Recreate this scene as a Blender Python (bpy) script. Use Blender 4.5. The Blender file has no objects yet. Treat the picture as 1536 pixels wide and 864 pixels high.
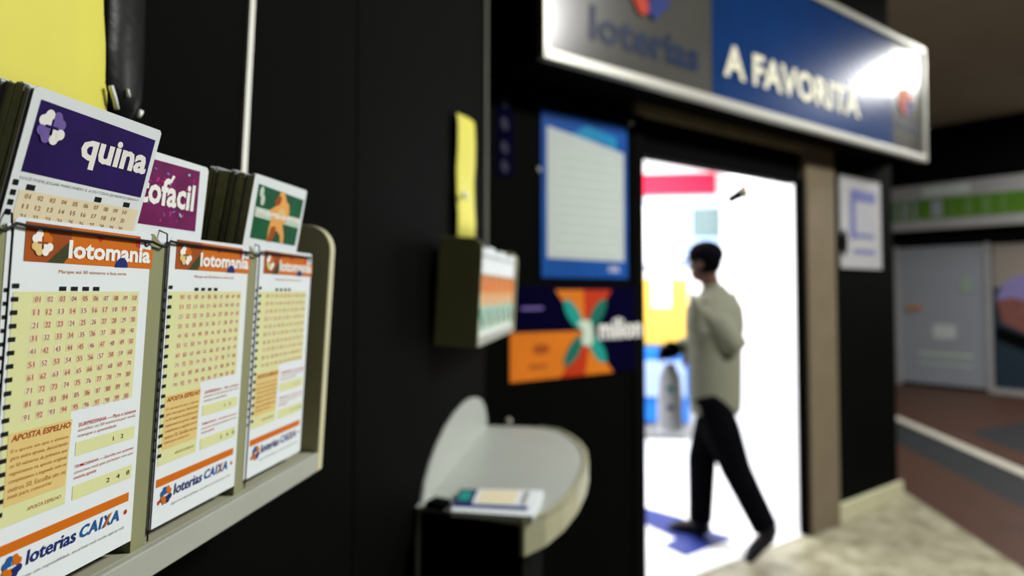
import bpy, bmesh, math, random
from mathutils import Vector, Matrix
random.seed(4)
C = bpy.context.scene.collection
SC = bpy.context.scene
R = math.radians

# ------------------------------------------------------------------ camera
F, CY, PITCH, YAW = 1021.3, 396.85, R(2.229), R(7.45)
CAM = Vector((.332, 0, 1.5))
cd = bpy.data.cameras.new('camera'); cam = bpy.data.objects.new('camera', cd); C.objects.link(cam)
cam.location = CAM
cam.rotation_euler = (R(90) + PITCH, 0, YAW)
cd.sensor_width = 36; cd.lens = F / 1536 * 36
cd.shift_y = -(432 - CY) / 1536
cd.clip_start = .01
cd.dof.use_dof = True; cd.dof.focus_distance = .335; cd.dof.aperture_fstop = 5.0
cd.dof.aperture_blades = 0
SC.camera = cam
# ------------------------------------------------------------------ world, exposure, lights
w = bpy.data.worlds.new('world'); SC.world = w; w.use_nodes = True
w.node_tree.nodes['Background'].inputs[0].default_value = (.9, .95, 1, 1)
w.node_tree.nodes['Background'].inputs[1].default_value = .03
SC.view_settings.view_transform = 'Standard'; SC.view_settings.look = 'None'
SC.view_settings.gamma = 1; SC.view_settings.use_curve_mapping = False
SC.view_settings.exposure = 0

def area(name, loc, power, sx, sy, col=(1, 1, 1), rot=(0, 0, 0)):
    l = bpy.data.lights.new(name, 'AREA'); l.shape = 'RECTANGLE'; l.size = sx; l.size_y = sy
    l.energy = power; l.color = col
    o = bpy.data.objects.new(name, l); C.objects.link(o); o.location = loc; o.rotation_euler = rot
    return o
LAMPS = [((3.55, 1.95), 400), ((5.35, 6.3), 190), ((7.2, 8.8), 120)]
for (x, y), p in LAMPS:
    area('corridor_lamp_light', (x, y, 3.94), p, 1.0 if y < 5 else 1.25, .4 if y < 5 else .6, (1, .99, .96))
area('shop_lamp_light', (.45, 6.3, 2.98), 150, 1.6, .5, (.97, .98, 1))
area('shop_lamp_light', (.3, 5.0, 2.98), 60, 1.2, .4, (.97, .98, 1))

# ------------------------------------------------------------------ helpers
def ray(px, py):
    c = Vector(((px - 768) / F, 1, (CY - py) / F))
    return Matrix.Rotation(YAW, 3, 'Z') @ Matrix.Rotation(PITCH, 3, 'X') @ c
def hit(px, py, p0, n):
    d = ray(px, py); p0 = Vector(p0); n = Vector(n)
    return CAM + d * (n.dot(p0 - CAM) / n.dot(d))

def mat(name, col, rough=.5, metal=0, var=.08, scale=30, bump=0, emit=None, alpha=1, trans=0, coat=0, spec=.14):
    m = bpy.data.materials.new(name); m.use_nodes = True
    nt = m.node_tree; b = nt.nodes['Principled BSDF']
    b.inputs['Base Color'].default_value = (*col, 1)
    b.inputs['Roughness'].default_value = rough; b.inputs['Metallic'].default_value = metal
    b.inputs['Specular IOR Level'].default_value = spec
    b.inputs['Coat Weight'].default_value = coat
    b.inputs['Transmission Weight'].default_value = trans
    b.inputs['Alpha'].default_value = alpha
    if var or bump:
        tc = nt.nodes.new('ShaderNodeTexCoord'); nz = nt.nodes.new('ShaderNodeTexNoise')
        nz.inputs['Scale'].default_value = scale; nz.inputs['Detail'].default_value = 4
        nt.links.new(tc.outputs['Object'], nz.inputs['Vector'])
        if var:
            mx = nt.nodes.new('ShaderNodeMix'); mx.data_type = 'RGBA'
            mx.inputs[6].default_value = (*[c * (1 - var) for c in col], 1)
            mx.inputs[7].default_value = (*[min(1, c * (1 + var)) for c in col], 1)
            nt.links.new(nz.outputs['Fac'], mx.inputs[0]); nt.links.new(mx.outputs[2], b.inputs['Base Color'])
        if bump:
            bp = nt.nodes.new('ShaderNodeBump'); bp.inputs['Strength'].default_value = bump; bp.inputs['Distance'].default_value = .01
            nt.links.new(nz.outputs['Fac'], bp.inputs['Height']); nt.links.new(bp.outputs['Normal'], b.inputs['Normal'])
    if emit:
        b.inputs['Emission Color'].default_value = (*emit[0], 1); b.inputs['Emission Strength'].default_value = emit[1]
    return m

def granite(name, cols, scale, rough):
    m = mat(name, cols[0], rough, var=0); nt = m.node_tree; b = nt.nodes['Principled BSDF']
    tc = nt.nodes.new('ShaderNodeTexCoord'); nz = nt.nodes.new('ShaderNodeTexNoise'); rp = nt.nodes.new('ShaderNodeValToRGB')
    nz.inputs['Scale'].default_value = scale; nz.inputs['Detail'].default_value = 6; nz.inputs['Roughness'].default_value = .7
    nt.links.new(tc.outputs['Object'], nz.inputs['Vector']); nt.links.new(nz.outputs['Fac'], rp.inputs[0])
    e = rp.color_ramp.elements; e[0].position = .35; e[0].color = (*cols[0], 1); e[1].position = .65; e[1].color = (*cols[-1], 1)
    if len(cols) > 2:
        k = e.new(.5); k.color = (*cols[1], 1)
    nt.links.new(rp.outputs[0], b.inputs['Base Color'])
    return m

M = dict(
    black=mat('black_wall_paint', (.0014, .0018, .0013), .7, var=.3, scale=3, bump=.02, spec=.02),
    darkpaint=mat('dark_paint', (.003, .003, .003), .8, spec=.01),
    seam=mat('groove_dark', (.002, .002, .002), .9, spec=0),
    steel=mat('dull_metal', (.12, .125, .10), .6, .3),
    alu=mat('brushed_aluminium', (.42, .42, .37), .4, .5),
    tan=mat('tan_stone_frame', (.13, .105, .068), .5, var=.2, scale=6, bump=.05),
    cream=mat('cream_baseboard', (.38, .37, .24), .5, var=.12, scale=8),
    ceil=mat('ceiling_paint', (.36, .31, .235), .8, var=.1, scale=2),
    brown=mat('brown_floor_tile', (.048, .023, .015), .5, var=.25, scale=5),
    slate=mat('slate_floor_tile', (.02, .021, .023), .5, var=.2, scale=5),
    stripe=mat('cream_floor_stripe', (.4, .38, .32), .5, var=.12, scale=6),
    granite=granite('speckled_granite', [(.13, .118, .07), (.22, .205, .14), (.30, .285, .21)], 7, .35),
    shopfloor=mat('white_shop_floor', (.75, .75, .76), .35, var=.03, scale=4),
    shopwall=mat('white_shop_wall', (.8, .8, .8), .6, var=.03, scale=4),
    paper=mat('white_paper', (.70, .76, .78), .6, var=.03, scale=60),
    shadededge=mat('shaded_paper_edge', (.19, .20, .24), .8, var=.4, scale=220),  # white slip edges, their shade put into the colour as dark grey
    ink=mat('black_ink', (.008, .008, .01), .5, var=0),
    olive=mat('olive_plastic', (.25, .26, .14), .4, var=.15, scale=20),
    frame=mat('cream_plastic_frame', (.35, .37, .32), .32, var=.1, scale=25, bump=.02),
    framewarm=mat('warm_cream_edge', (.56, .54, .35), .35, var=.06, scale=25),
    tray=mat('tray_plastic', (.36, .36, .27), .35, var=.1, scale=25),
    wire=mat('dark_wire', (.006, .006, .007), .5, 0),
    clear=mat('clear_plastic', (.8, .85, .85), .12, var=0, alpha=.3),
    white=mat('white_plastic', (.8, .82, .74), .4, var=.05, scale=30),
    yellow=mat('yellow_sheet', (.70, .66, .11), .5, var=.07, scale=12, bump=.04),
    glossblack=mat('glossy_black_plastic', (.006, .007, .006), .3, var=.2, scale=40, bump=.06, spec=.1),
    shine=mat('white_clip_and_glint', (.85, .87, .85), .15, var=0),  # white of the clip, also painted highlights on the black strip
    field=mat('cream_ink', (.64, .67, .34), .6, var=.05, scale=60),
    fieldpeach=mat('peach_ink', (.74, .66, .45), .6, var=.05, scale=60),
    number=mat('reddish_number_ink', (.38, .2, .09), .6, var=0),
    cell=mat('number_cell_ink', (.74, .56, .36), .6, var=.05),
    orange=mat('orange_ink', (.56, .135, .003), .55, var=.08, scale=80),
    orangedeep=mat('deep_orange_ink', (.32, .065, .006), .55, var=.35, scale=50),
    olivedark=mat('dark_olive_ink', (.045, .05, .015), .55, var=.3, scale=60),
    redink=mat('red_ink', (.45, .03, .02), .55, var=0),
    brownink=mat('brown_ink', (.42, .17, .04), .55, var=0),
    tanfield=mat('tan_block_ink', (.68, .52, .2), .55, var=.06, scale=60),
    navy=mat('navy_ink', (.008, .022, .15), .55, var=0),
    blueink=mat('bright_blue_ink', (.01, .09, .3), .55, var=0),
    purple=mat('purple_ink', (.016, .004, .085), .5, var=.5, scale=60),
    purplelight=mat('light_purple_ink', (.16, .11, .36), .5, var=0),
    magenta=mat('magenta_ink', (.14, .006, .08), .5, var=.5, scale=90),
    pink=mat('pink_ink', (.5, .02, .18), .5, var=0),
    cyan=mat('pale_cyan_ink', (.25, .5, .6), .5, var=0),
    green=mat('green_ink', (.002, .085, .03), .5, var=.5, scale=50),
    peach=mat('light_orange_ink', (.75, .36, .09), .5, var=.1, scale=50),
    palegreen=mat('pale_green_ink', (.5, .62, .5), .5, var=0),
    whiteink=mat('white_ink', (.8, .8, .76), .5, var=0),
    grey=mat('grey_ink', (.3, .3, .3), .6, var=0),
    acrylic=mat('translucent_white_acrylic', (.36, .385, .35), .35, var=.07, scale=6),
    acrylicwarm=mat('acrylic_rim', (.34, .335, .22), .35, var=.15, scale=12),
    signgrey=mat('silver_sign_face', (.05, .05, .043), .22, var=.2, scale=5, spec=.6, bump=.05),
    signblue=mat('blue_sign_face', (.0006, .022, .1), .21, var=.25, scale=4, coat=0, spec=.38, bump=.02),
    signnavy=mat('sign_navy_print', (.001, .012, .045), .4, var=0),
    signtext=mat('cream_sign_letters', (.62, .6, .45), .4, var=0),
    posterblue=mat('poster_blue', (.001, .06, .28), .6, var=.5, scale=8),
    postercyan=mat('poster_cyan', (.005, .2, .4), .5, var=.2, scale=8),
    posterwhite=mat('poster_white', (.44, .49, .47), .5, var=.05, scale=8),
    bannavy=mat('banner_navy', (.0015, .0008, .014), .8, var=.2, scale=8, spec=.01),
    banorange=mat('banner_orange', (.6, .16, .01), .5, var=.15, scale=8),
    banred=mat('banner_red', (.42, .03, .005), .5, var=.1, scale=8),
    teal=mat('teal_print', (.01, .27, .22), .5, var=.1, scale=8),
    tealdark=mat('dark_teal_print', (.005, .13, .09), .5, var=.1, scale=8),
    red=mat('red_sign', (.75, .01, .04), .5, var=.05),
    shopblue=mat('shop_blue', (.015, .15, .55), .5, var=.05),
    shoppale=mat('shop_pale_blue', (.3, .4, .62), .5, var=.05),
    shopyellow=mat('shop_yellow', (.75, .45, .07), .5, var=.05),
    matblue=mat('blue_floor_sticker', (.018, .035, .19), .45, var=.06),
    glass=mat('grey_green_glass', (.12, .17, .17), .2, var=.2, scale=3),
    fargrey=mat('shutter_grey', (.25, .27, .3), .5, var=.1, scale=3),
    farwhite=mat('fascia_white', (.3, .3, .3), .5, var=.1, scale=3),
    fargreen=mat('fascia_green', (.07, .17, .015), .5, var=.2, scale=3),
    skin=mat('skin', (.09, .045, .03), .55, var=.1), shirt=mat('olive_grey_cloth', (.17, .175, .13), .85, var=.08, scale=20, bump=.1),
    cloth=mat('black_cloth', (.002, .002, .003), .9, var=.2, scale=20, spec=.02), cap=mat('navy_black_cap', (.003, .003, .005), .8, spec=.02),
    shoe=mat('black_shoe', (.008, .008, .01), .45), eye=mat('eye_white', (.6, .6, .58), .2),
    bag=mat('pale_plastic_bag', (.62, .64, .72), .35, var=.15, scale=18), lamp=mat('lamp_diffuser', (.9, .9, .9), .5, var=0, emit=((1, .98, .93), 6)),
)

def f_slip(a, b, d): return (d, a, b)       # faces +x, a runs along the wall
def f_front(a, b, d): return (a, -d, b)     # faces local -y
def f_floor(a, b, d): return (a, b, d)

_tc = {}
def glyphs(s, bold=0.0, shear=0.0):
    k = (s, bold, shear)
    if k not in _tc:
        cu = bpy.data.curves.new('t', 'FONT'); cu.body = s; cu.size = 1; cu.offset = bold; cu.shear = shear; cu.resolution_u = 2
        o = bpy.data.objects.new('t', cu); C.objects.link(o)
        bpy.context.view_layer.update()
        me = o.evaluated_get(bpy.context.evaluated_depsgraph_get()).to_mesh()
        vs = [(v.co.x, v.co.y) for v in me.vertices]; fs = [tuple(p.vertices) for p in me.polygons]
        x0 = min(v[0] for v in vs); x1 = max(v[0] for v in vs); y0 = min(v[1] for v in vs); y1 = max(v[1] for v in vs)
        vs = [((x - x0) / (x1 - x0), (y - y0) / max(y1 - y0, 1e-6)) for x, y in vs]
        _tc[k] = (vs, fs); o.to_mesh_clear()
        bpy.data.objects.remove(o); bpy.data.curves.remove(cu)
    return _tc[k]

class MB:
    def __init__(s, f=f_floor): s.v = []; s.f = []; s.mi = []; s.m = []; s.fr = f
    def mid(s, m):
        if m not in s.m: s.m.append(m)
        return s.m.index(m)
    def poly(s, pts, d, m):
        n = len(s.v); s.v += [s.fr(a, b, d) for a, b in pts]; s.f.append(tuple(range(n, n + len(pts)))); s.mi.append(s.mid(m)); return s
    def rect(s, a0, b0, a1, b1, d, m): return s.poly([(a0, b0), (a1, b0), (a1, b1), (a0, b1)], d, m)
    def disc(s, a, b, ra, rb, d, m, n=16, rot=0):
        return s.poly([(a + ra * math.cos(t) * math.cos(rot) - rb * math.sin(t) * math.sin(rot), b + ra * math.cos(t) * math.sin(rot) + rb * math.sin(t) * math.cos(rot)) for t in [2 * math.pi * i / n for i in range(n)]], d, m)
    def text(s, t, a0, b0, a1, b1, d, m, bold=.0, shear=0):
        vs, fs = glyphs(t, bold, shear); n = len(s.v)
        s.v += [s.fr(a0 + x * (a1 - a0), b0 + y * (b1 - b0), d) for x, y in vs]
        k = s.mid(m)
        for f in fs: s.f.append(tuple(i + n for i in f)); s.mi.append(k)
        return s
    def prism(s, pts, d0, d1, m, m2=None):
        """extruded outline, d0 back to d1 front"""
        n = len(s.v); N = len(pts)
        s.v += [s.fr(a, b, d0) for a, b in pts] + [s.fr(a, b, d1) for a, b in pts]
        k = s.mid(m); k2 = s.mid(m2) if m2 else k
        s.f.append(tuple(range(n + N - 1, n - 1, -1))); s.mi.append(k)
        s.f.append(tuple(range(n + N, n + 2 * N))); s.mi.append(k)
        for i in range(N):
            j = (i + 1) % N; s.f.append((n + i, n + j, n + N + j, n + N + i)); s.mi.append(k2)
        return s
    def box(s, a0, b0, a1, b1, d0, d1, m): return s.prism([(a0, b0), (a1, b0), (a1, b1), (a0, b1)], d0, d1, m)
    def build(s, name, parent=None, loc=(0, 0, 0), rot=(0, 0, 0), bevel=0, smooth=False):
        me = bpy.data.meshes.new(name); me.from_pydata([tuple(v) for v in s.v], [], s.f)
        for m in s.m: me.materials.append(m)
        for p, i in zip(me.polygons, s.mi): p.material_index = i; p.use_smooth = smooth
        bm = bmesh.new(); bm.from_mesh(me)
        if any(True for _ in s.f): pass
        bm.to_mesh(me); bm.free(); me.update()
        o = bpy.data.objects.new(name, me); C.objects.link(o); o.location = loc; o.rotation_euler = rot
        if parent: o.parent = parent
        if bevel:
            b = o.modifiers.new('bevel', 'BEVEL'); b.width = bevel; b.segments = 2; b.limit_method = 'ANGLE'
        return o
def bm_obj(name, bm, m, parent=None, loc=(0, 0, 0), rot=(0, 0, 0), smooth=True):
    me = bpy.data.meshes.new(name); bm.to_mesh(me); bm.free(); me.materials.append(m)
    for p in me.polygons: p.use_smooth = smooth
    o = bpy.data.objects.new(name, me); C.objects.link(o); o.location = loc; o.rotation_euler = rot
    if parent: o.parent = parent
    return o
def tube_into(bm, pts, rad, seg=8, lat=None):
    """tapered tube through pts; rad: number or list of r or (ra, rb)"""
    pts = [Vector(p) for p in pts]; n = len(pts); rings = []
    if not isinstance(rad, (list, tuple)): rad = [rad] * n
    prev = None
    for i, p in enumerate(pts):
        t = (pts[min(i + 1, n - 1)] - pts[max(i - 1, 0)]).normalized()
        ref = lat or prev or (Vector((0, 0, 1)) if abs(t.z) < .9 else Vector((1, 0, 0)))
        u = (ref - t * ref.dot(t)).normalized(); v = t.cross(u); prev = u
        ra, rb = rad[i] if isinstance(rad[i], (list, tuple)) else (rad[i], rad[i])
        rings.append([bm.verts.new(p + u * ra * math.cos(a) + v * rb * math.sin(a)) for a in [2 * math.pi * k / seg for k in range(seg)]])
    for a, b in zip(rings, rings[1:]):
        for k in range(seg): bm.faces.new((a[k], a[(k + 1) % seg], b[(k + 1) % seg], b[k]))
    bm.faces.new(rings[0][::-1]); bm.faces.new(rings[-1])
def tube(name, pts, rad, m, parent=None, seg=8, **k):
    bm = bmesh.new(); tube_into(bm, pts, rad, seg); return bm_obj(name, bm, m, parent, **k)
def ball_into(bm, c, r, seg=16, rot=None):
    mt = Matrix.Translation(c) @ (rot.to_4x4() if rot else Matrix()) @ Matrix.Diagonal((*r, 1))
    bmesh.ops.create_uvsphere(bm, u_segments=seg, v_segments=seg // 2 + 2, radius=1, matrix=mt)
def ball(name, c, r, m, parent=None, **k):
    bm = bmesh.new(); ball_into(bm, c, r); return bm_obj(name, bm, m, parent, **k)

def tag(o, label, cat, group=None, kind=None):
    if label: o['label'] = label
    if cat: o['category'] = cat
    if group: o['group'] = group
    if kind: o['kind'] = kind
    return o
def struct(o): o['kind'] = 'structure'; return o
def empty(name, loc, rot=(0, 0, 0)):
    o = bpy.data.objects.new(name, None); C.objects.link(o); o.location = loc; o.rotation_euler = rot; o.empty_display_size = .05
    return o

# ================================================================== setting
SO = Vector((1.83, 4.7, 0)); RS = (0, 0, R(45))     # shop front: a runs right, d comes towards the corridor
FO = Vector((5.09, 11.86, 0)); RF = (0, 0, R(-45))  # shops across the far end
def SF(a, z, d=0): return SO + Vector((.70711 * a + .70711 * d, .70711 * a - .70711 * d, z))

struct(MB().box(-3, -4, 2.58, 12, -.1, 0, M['granite']).build('floor'))
fb = MB()
fb.box(2.58, -4, 3.22, 18, -.1, 0, M['brown']).box(3.85, -4, 14, 18, -.1, 0, M['brown'])
struct(fb.build('floor'))
struct(MB().box(3.22, -4, 3.72, 18, -.1, 0, M['slate']).build('floor'))
struct(MB().box(3.72, -4, 3.85, 18, -.1, .003, M['stripe']).build('trim_1'))
struct(MB().prism([(4.2, 6.4), (5.4, 7.2), (5.2, 8.6), (4.2, 7.9)], .0, .002, M['slate']).build('floor'))
struct(MB().box(-3, -4, 14, 18, 4.08, 4.2, M['ceil']).build('ceiling'))
# near wall: black panels with a groove between them
wl = MB()
wl.box(-.5, -4, 0, .889, 0, 4.08, M['black']).box(-.5, .889, -.012, .894, 0, 4.08, M['seam']).box(-.5, .894, 0, 1.94, 0, 4.08, M['black'])
struct(wl.build('wall_left'))
struct(MB().box(-.62, 1.94, -.5, 2.5, 0, 4.08, M['black']).build('wall_left'))
struct(MB().box(-.012, 1.915, .006, 1.95, 1.45, 4.08, M['steel']).build('trim_2'))
# shop front
T = .14
wf = MB(f_front)
wf.box(-3.3, 0, -1.9, 4.08, -T, 0, M['black'])
wf.box(-1.9, 2.47, .9, 4.08, -T, 0, M['black'])
wf.box(0, 0, .9, 2.47, -T, 0, M['black'])
struct(wf.build('wall_front', loc=SO, rot=RS))
struct(MB(f_front).box(.78, 0, .9, 4.08, -.5, -T, M['black']).build('wall_front', loc=SO, rot=RS))
struct(MB(f_front).box(-1.86, 2.18, -.33, 2.37, -.10, -.01, M['darkpaint']).build('trim_3', loc=SO, rot=RS))
struct(MB(f_front).box(-1.9, 2.37, 0, 2.47, -T, .035, M['tan']).build('trim_4', loc=SO, rot=RS, bevel=.008))
struct(MB(f_front).box(-.345, 0, 0, 2.37, -.03, .035, M['tan']).box(-.372, 0, -.345, 2.2, -.04, .02, M['darkpaint']).build('trim_5', loc=SO, rot=RS, bevel=.008))
struct(MB(f_front).box(-1.9, 0, -1.83, 2.37, -T, .01, M['darkpaint']).build('trim_6', loc=SO, rot=RS))
struct(MB(f_front).box(0.0, 0, .93, .12, 0, .03, M['cream']).build('baseboard_front', loc=SO, rot=RS, bevel=.006))
# lottery shop interior
struct(MB().prism([(1.62, 4.46), (1.62, 7.4), (-1.4, 7.4), (-1.4, 1.6)], 0, .004, M['shopfloor']).build('floor', loc=(0, 0.05, 0)))
struct(MB().prism([(1.72, 4.66), (1.72, 7.5), (-1.5, 7.5), (-1.5, 2.0), (-.5, 2.44)], 3.02, 3.1, M['shopwall']).build('ceiling'))
struct(MB().box(-1.5, 7.4, 1.72, 7.5, 0, 3.1, M['shopwall']).build('wall_back'))
struct(MB().box(1.58, 4.62, 1.68, 7.5, 0, 3.1, M['shopwall']).build('wall_right'))
struct(MB().box(-1.5, 2.2, -1.4, 7.5, 0, 3.1, M['shopwall']).build('wall_left'))
# far shops
ww = MB(f_front)
ww.box(-3, 3.17, 6, 4.08, -.2, 0, M['darkpaint']).box(-3, 0, 0, 3.17, -.2, 0, M['darkpaint']).box(0, 2.2, 6, 3.17, -.2, -.02, M['darkpaint']).box(0, 0, 6, 2.2, -.2, -.1, M['darkpaint'])
struct(ww.build('wall_back', loc=FO, rot=RF))

# ================================================================== lamps overhead
for i, ((x, y), p) in enumerate(LAMPS):
    e = empty('ceiling_light', (x, y, 4.08))
    tag(e, ['ceiling lamp nearest above the corridor floor outside the frame', 'ceiling lamp above the corridor right of the blue sign', 'ceiling lamp above the corridor by the far shops'][i], 'lamp', 'corridor ceiling lamps')
    MB().box(-.5, -.27, .5, .27, -.10, 0, M['white']).build('lamp_housing', e)
    MB().box(-.46, -.235, .46, .235, -.115, -.10, M['lamp']).build('lamp_diffuser', e)

# ================================================================== betting slips
SW = .0865; SH = .164
def clover(mb, a, b, r, d, cols, rot=.0):
    for k in range(4):
        t = rot + math.pi / 4 + k * math.pi / 2
        ca, cb = a + r * .52 * math.cos(t), b + r * .52 * math.sin(t)
        for s in (-1, 1):
            mb.disc(ca + r * .24 * math.cos(t + s * 1.3), cb + r * .24 * math.sin(t + s * 1.3), r * .28, r * .28, d + (k * 3 + s + 1) * r * .006, cols[k], 12)
        mb.poly([(a + r * .1 * math.cos(t), b + r * .1 * math.sin(t)), (ca + r * .46 * math.cos(t - 1.45), cb + r * .46 * math.sin(t - 1.45)), (ca + r * .3 * math.cos(t), cb + r * .3 * math.sin(t)), (ca + r * .46 * math.cos(t + 1.45), cb + r * .46 * math.sin(t + 1.45))], d + (k * 3 + 1) * r * .006, cols[k])
def U(u): return .0937 * u - .0012
def V(v): return -.162 * v
def loto_print():
    e = .00015
    b = MB(f_slip)
    b.poly([(U(.072), V(.009)), (U(.072), V(.113)), (U(.95), V(.118)), (U(.955), V(.056)), (U(.84), V(.052)), (U(.84), V(.014))], e, M['orange'])
    b.poly([(U(.072), V(.009)), (U(.072), V(.113)), (U(.27), V(.114)), (U(.34), V(.07)), (U(.34), V(.011))], e * 1.5, M['orangedeep'])
    b.poly([(U(.2), V(.1135)), (U(.3), V(.0645)), (U(.34), V(.05)), (U(.36), V(.075)), (U(.30), V(.114))], e * 1.8, M['olivedark'])
    b.poly([(U(.5), V(.026)), (U(.57), V(.028)), (U(.535), V(.046))], e * 2, M['redink'])
    b.poly([(U(.80), V(.018)), (U(.84), V(.0185)), (U(.84), V(.052)), (U(.81), V(.05))], e * 2, M['redink'])
    b.poly([(U(.70) + .0045 * math.cos(k * math.pi / 8), V(.1165) + .0048 * math.sin(k * math.pi / 8)) for k in range(9)], e * 3.2, M['navy'])
    clover(b, U(.165), V(.062), .0066, e * 2.4, [M['orange'], M['whiteink'], M['tanfield'], M['whiteink']])
    b.text('lotomania', U(.325), V(.1), U(.93), V(.047), e * 3, M['whiteink'], .035)
    b.disc(U(.895), V(.036), .0017, .0017, e * 2, M['ink'], 12); b.disc(U(.895), V(.036), .0009, .0007, e * 3, M['paper'], 8)
    n = MB(f_slip)
    n.rect(U(.03), V(.535), U(.86), V(.193), e, M['field'])
    n.rect(U(.03), V(.80), U(.42), V(.535), e, M['field'])
    n.poly([(U(.06), V(.56)), (U(.43), V(.56)), (U(.41), V(.748)), (U(.06), V(.748))], e * 1.6, M['tanfield'])
    for v0, v1 in ((.632, .672), (.758, .80)): n.rect(U(.465), V(v1), U(.90), V(v0), e, M['field'])
    x = MB(f_slip)
    for r in range(10):
        for c in range(10):
            k = r * 10 + c + 1
            u = .163 + c * .0735 - r * .0015; v = .213 + r * .0348
            x.rect(U(u - .022), V(v + .0105), U(u + .022), V(v - .0105), e * 1.5, M['cell'] if (r * 7 + c * 3) % 5 < 3 else M['fieldpeach'])
            x.text('%02d' % (k % 100), U(u - .0155), V(v + .0075), U(u + .0155), V(v - .0075), e * 2.6, M['number'], .0)
    t = MB(f_slip)
    t.text('Marque até 50 números e boa sorte', U(.277), V(.145), U(.745), V(.132), e, M['brownink'])
    for u in (.309, .382, .457, .529): t.rect(U(u - .022), V(.191), U(u + .022), V(.179), e, M['ink'])
    for k in range(18): t.rect(U(.022), V(.184 + k * .0345), U(.058), V(.172 + k * .0345), e * 2, M['ink'])
    t.text('APOSTA ESPELHO', U(.075), V(.583), U(.42), V(.566), e * 2.2, M['orangedeep'], .03, .2)
    L = ['É a aposta em que o sistema', 'gera outra aposta, descartando', 'os 50 números da primeira que', 'registramos na aposta original,', 'completamos a segunda com os', 'outros 50. Escolha um ou', 'mais para concorrer']
    for i, s in enumerate(L):
        t.text(s, U(.078), V(.614 + i * .0198), U(.41 if i < 6 else .33), V(.601 + i * .0198), e * 2.2, M['brownink'], .01, .15)
    t.text('APOSTA ESPELHO', U(.19), V(.779), U(.39), V(.769), e * 2, M['brownink'], 0, .15)
    for i, s in enumerate(['SURPRESINHA — Para o sistema', 'escolher os 50 números por você,', 'marque a quantidade']):
        t.text(s, U(.475), V(.588 + i * .0165), U(.90 if i < 2 else .75), V(.5765 + i * .0165), e * 2, M['redink'] if i < 1 else M['brownink'], .005, .1)
    t.text('1   2', U(.73), V(.660), U(.81), V(.647), e * 2, M['ink'])
    for i, s in enumerate(['TEIMOSINHA — Escolha em quantos', 'concursos você quer participar com essa', 'mesma aposta']):
        t.text(s, U(.468), V(.710 + i * .0165), U(.90 if i < 2 else .62), V(.6985 + i * .0165), e * 2, M['redink'] if i != 1 else M['brownink'], .005, .1)
    t.text('2   4   8', U(.70), V(.786), U(.88), V(.772), e * 2, M['ink'])
    g = MB(f_slip)
    g.rect(U(.03), V(.874), U(.89), V(.846), e, M['orange'])
    clover(g, U(.13), V(.912), .0058, e * 2, [M['orange'], M['blueink'], M['orange'], M['navy']])
    g.text('loterias', U(.208), V(.926), U(.51), V(.887), e * 2, M['navy'], .02, .1)
    for ch, u0, u1, m in (('C', .535, .602, 'blueink'), ('A', .592, .66, 'blueink'), ('I', .668, .697, 'blueink'), ('X', .692, .765, 'blueink'), ('A', .752, .822, 'blueink')):
        g.text(ch, U(u0), V(.924), U(u1), V(.888), e * 2, M[m], .03, .2)
    g.poly([(U(.70), V(.924)), (U(.717), V(.924)), (U(.76), V(.888)), (U(.742), V(.888))], e * 3, M['orange'])
    g.disc(U(.872), V(.907), .0013, .0013, e, M['redink'], 10); g.disc(U(.065), V(.93), .0013, .0013, e, M['redink'], 10)
    g.text('Jogue com responsabilidade, seu prêmio você recebe aqui na rede', U(.19), V(.962), U(.87), V(.949), e, M['grey'])
    return b, n, x, t, g

DT = R(3)
DP = (.0916, 0, 1.531)
def dloc(y, h=0, d=0):
    return (DP[0] + d * math.cos(DT) + h * math.sin(DT), y, DP[2] - d * math.sin(DT) + h * math.cos(DT))
def copy_tree(o, parent=None):
    c = o.copy(); C.objects.link(c); c.parent = parent
    for ch in [q for q in bpy.data.objects if q.parent == o]: copy_tree(ch, c)
    return c
def paper_outline(w, h, top=0.0, r=.0015):
    return [(0, -h), (w, -h), (w, top - r), (w - r, top), (r, top), (0, top - r)]
slip = MB(f_slip).prism(paper_outline(SW, SH), -.0003, 0, M['paper'], M['paper']).build('betting_slip', loc=dloc(.252), rot=(0, DT, 0))
for nm, mb in zip(('header_band', 'number_field', 'number_grid', 'small_print', 'footer_print'), loto_print()):
    o = mb.build(nm, slip)
    if nm in ('number_grid', 'small_print'): o['kind'] = 'stuff'
LG = 'orange headed betting slips in the front row'
tag(slip, 'orange-headed betting slip in the nearest front pocket of the dispenser', 'betting slip', LG)
for y, lab, tw in ((.355, 'orange-headed betting slip in the middle front pocket of the dispenser', 0), (.4575, 'orange-headed betting slip in the farthest front pocket beside the rounded side panel', 0)):
    c = copy_tree(slip); c.location = dloc(y); tag(c, lab, 'betting slip', LG)
# slip stacks behind the three front ones (peeking out by their left edge with timing marks)
def front_stack(y, i):
    s = MB(f_slip)
    for k in range(6):
        dy = -.0022 + random.uniform(-.0006, .0006) if k < 3 else random.uniform(-.001, .0005)
        s.box(dy, -SH + .001 * k, SW - .003 + dy, -.003 - .0004 * k, -.0009 - k * .0006 - .0003, -.0009 - k * .0006, M['paper'])
    for k in range(18):
        s.rect(-.0021, V(.195 + k * .0345), -.0002, V(.184 + k * .0345), -.00085, M['ink'])
    o = s.build('slip_stack', loc=dloc(y), rot=(0, DT, 0))
    tag(o, ['thin stack of white slips behind the nearest orange-headed slip', 'thin stack of white slips behind the middle orange-headed slip', 'thin stack of white slips behind the farthest orange-headed slip'][i], 'paper stack', kind='stuff')
for i, y in enumerate((.252, .355, .4575)): front_stack(y, i)

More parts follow.
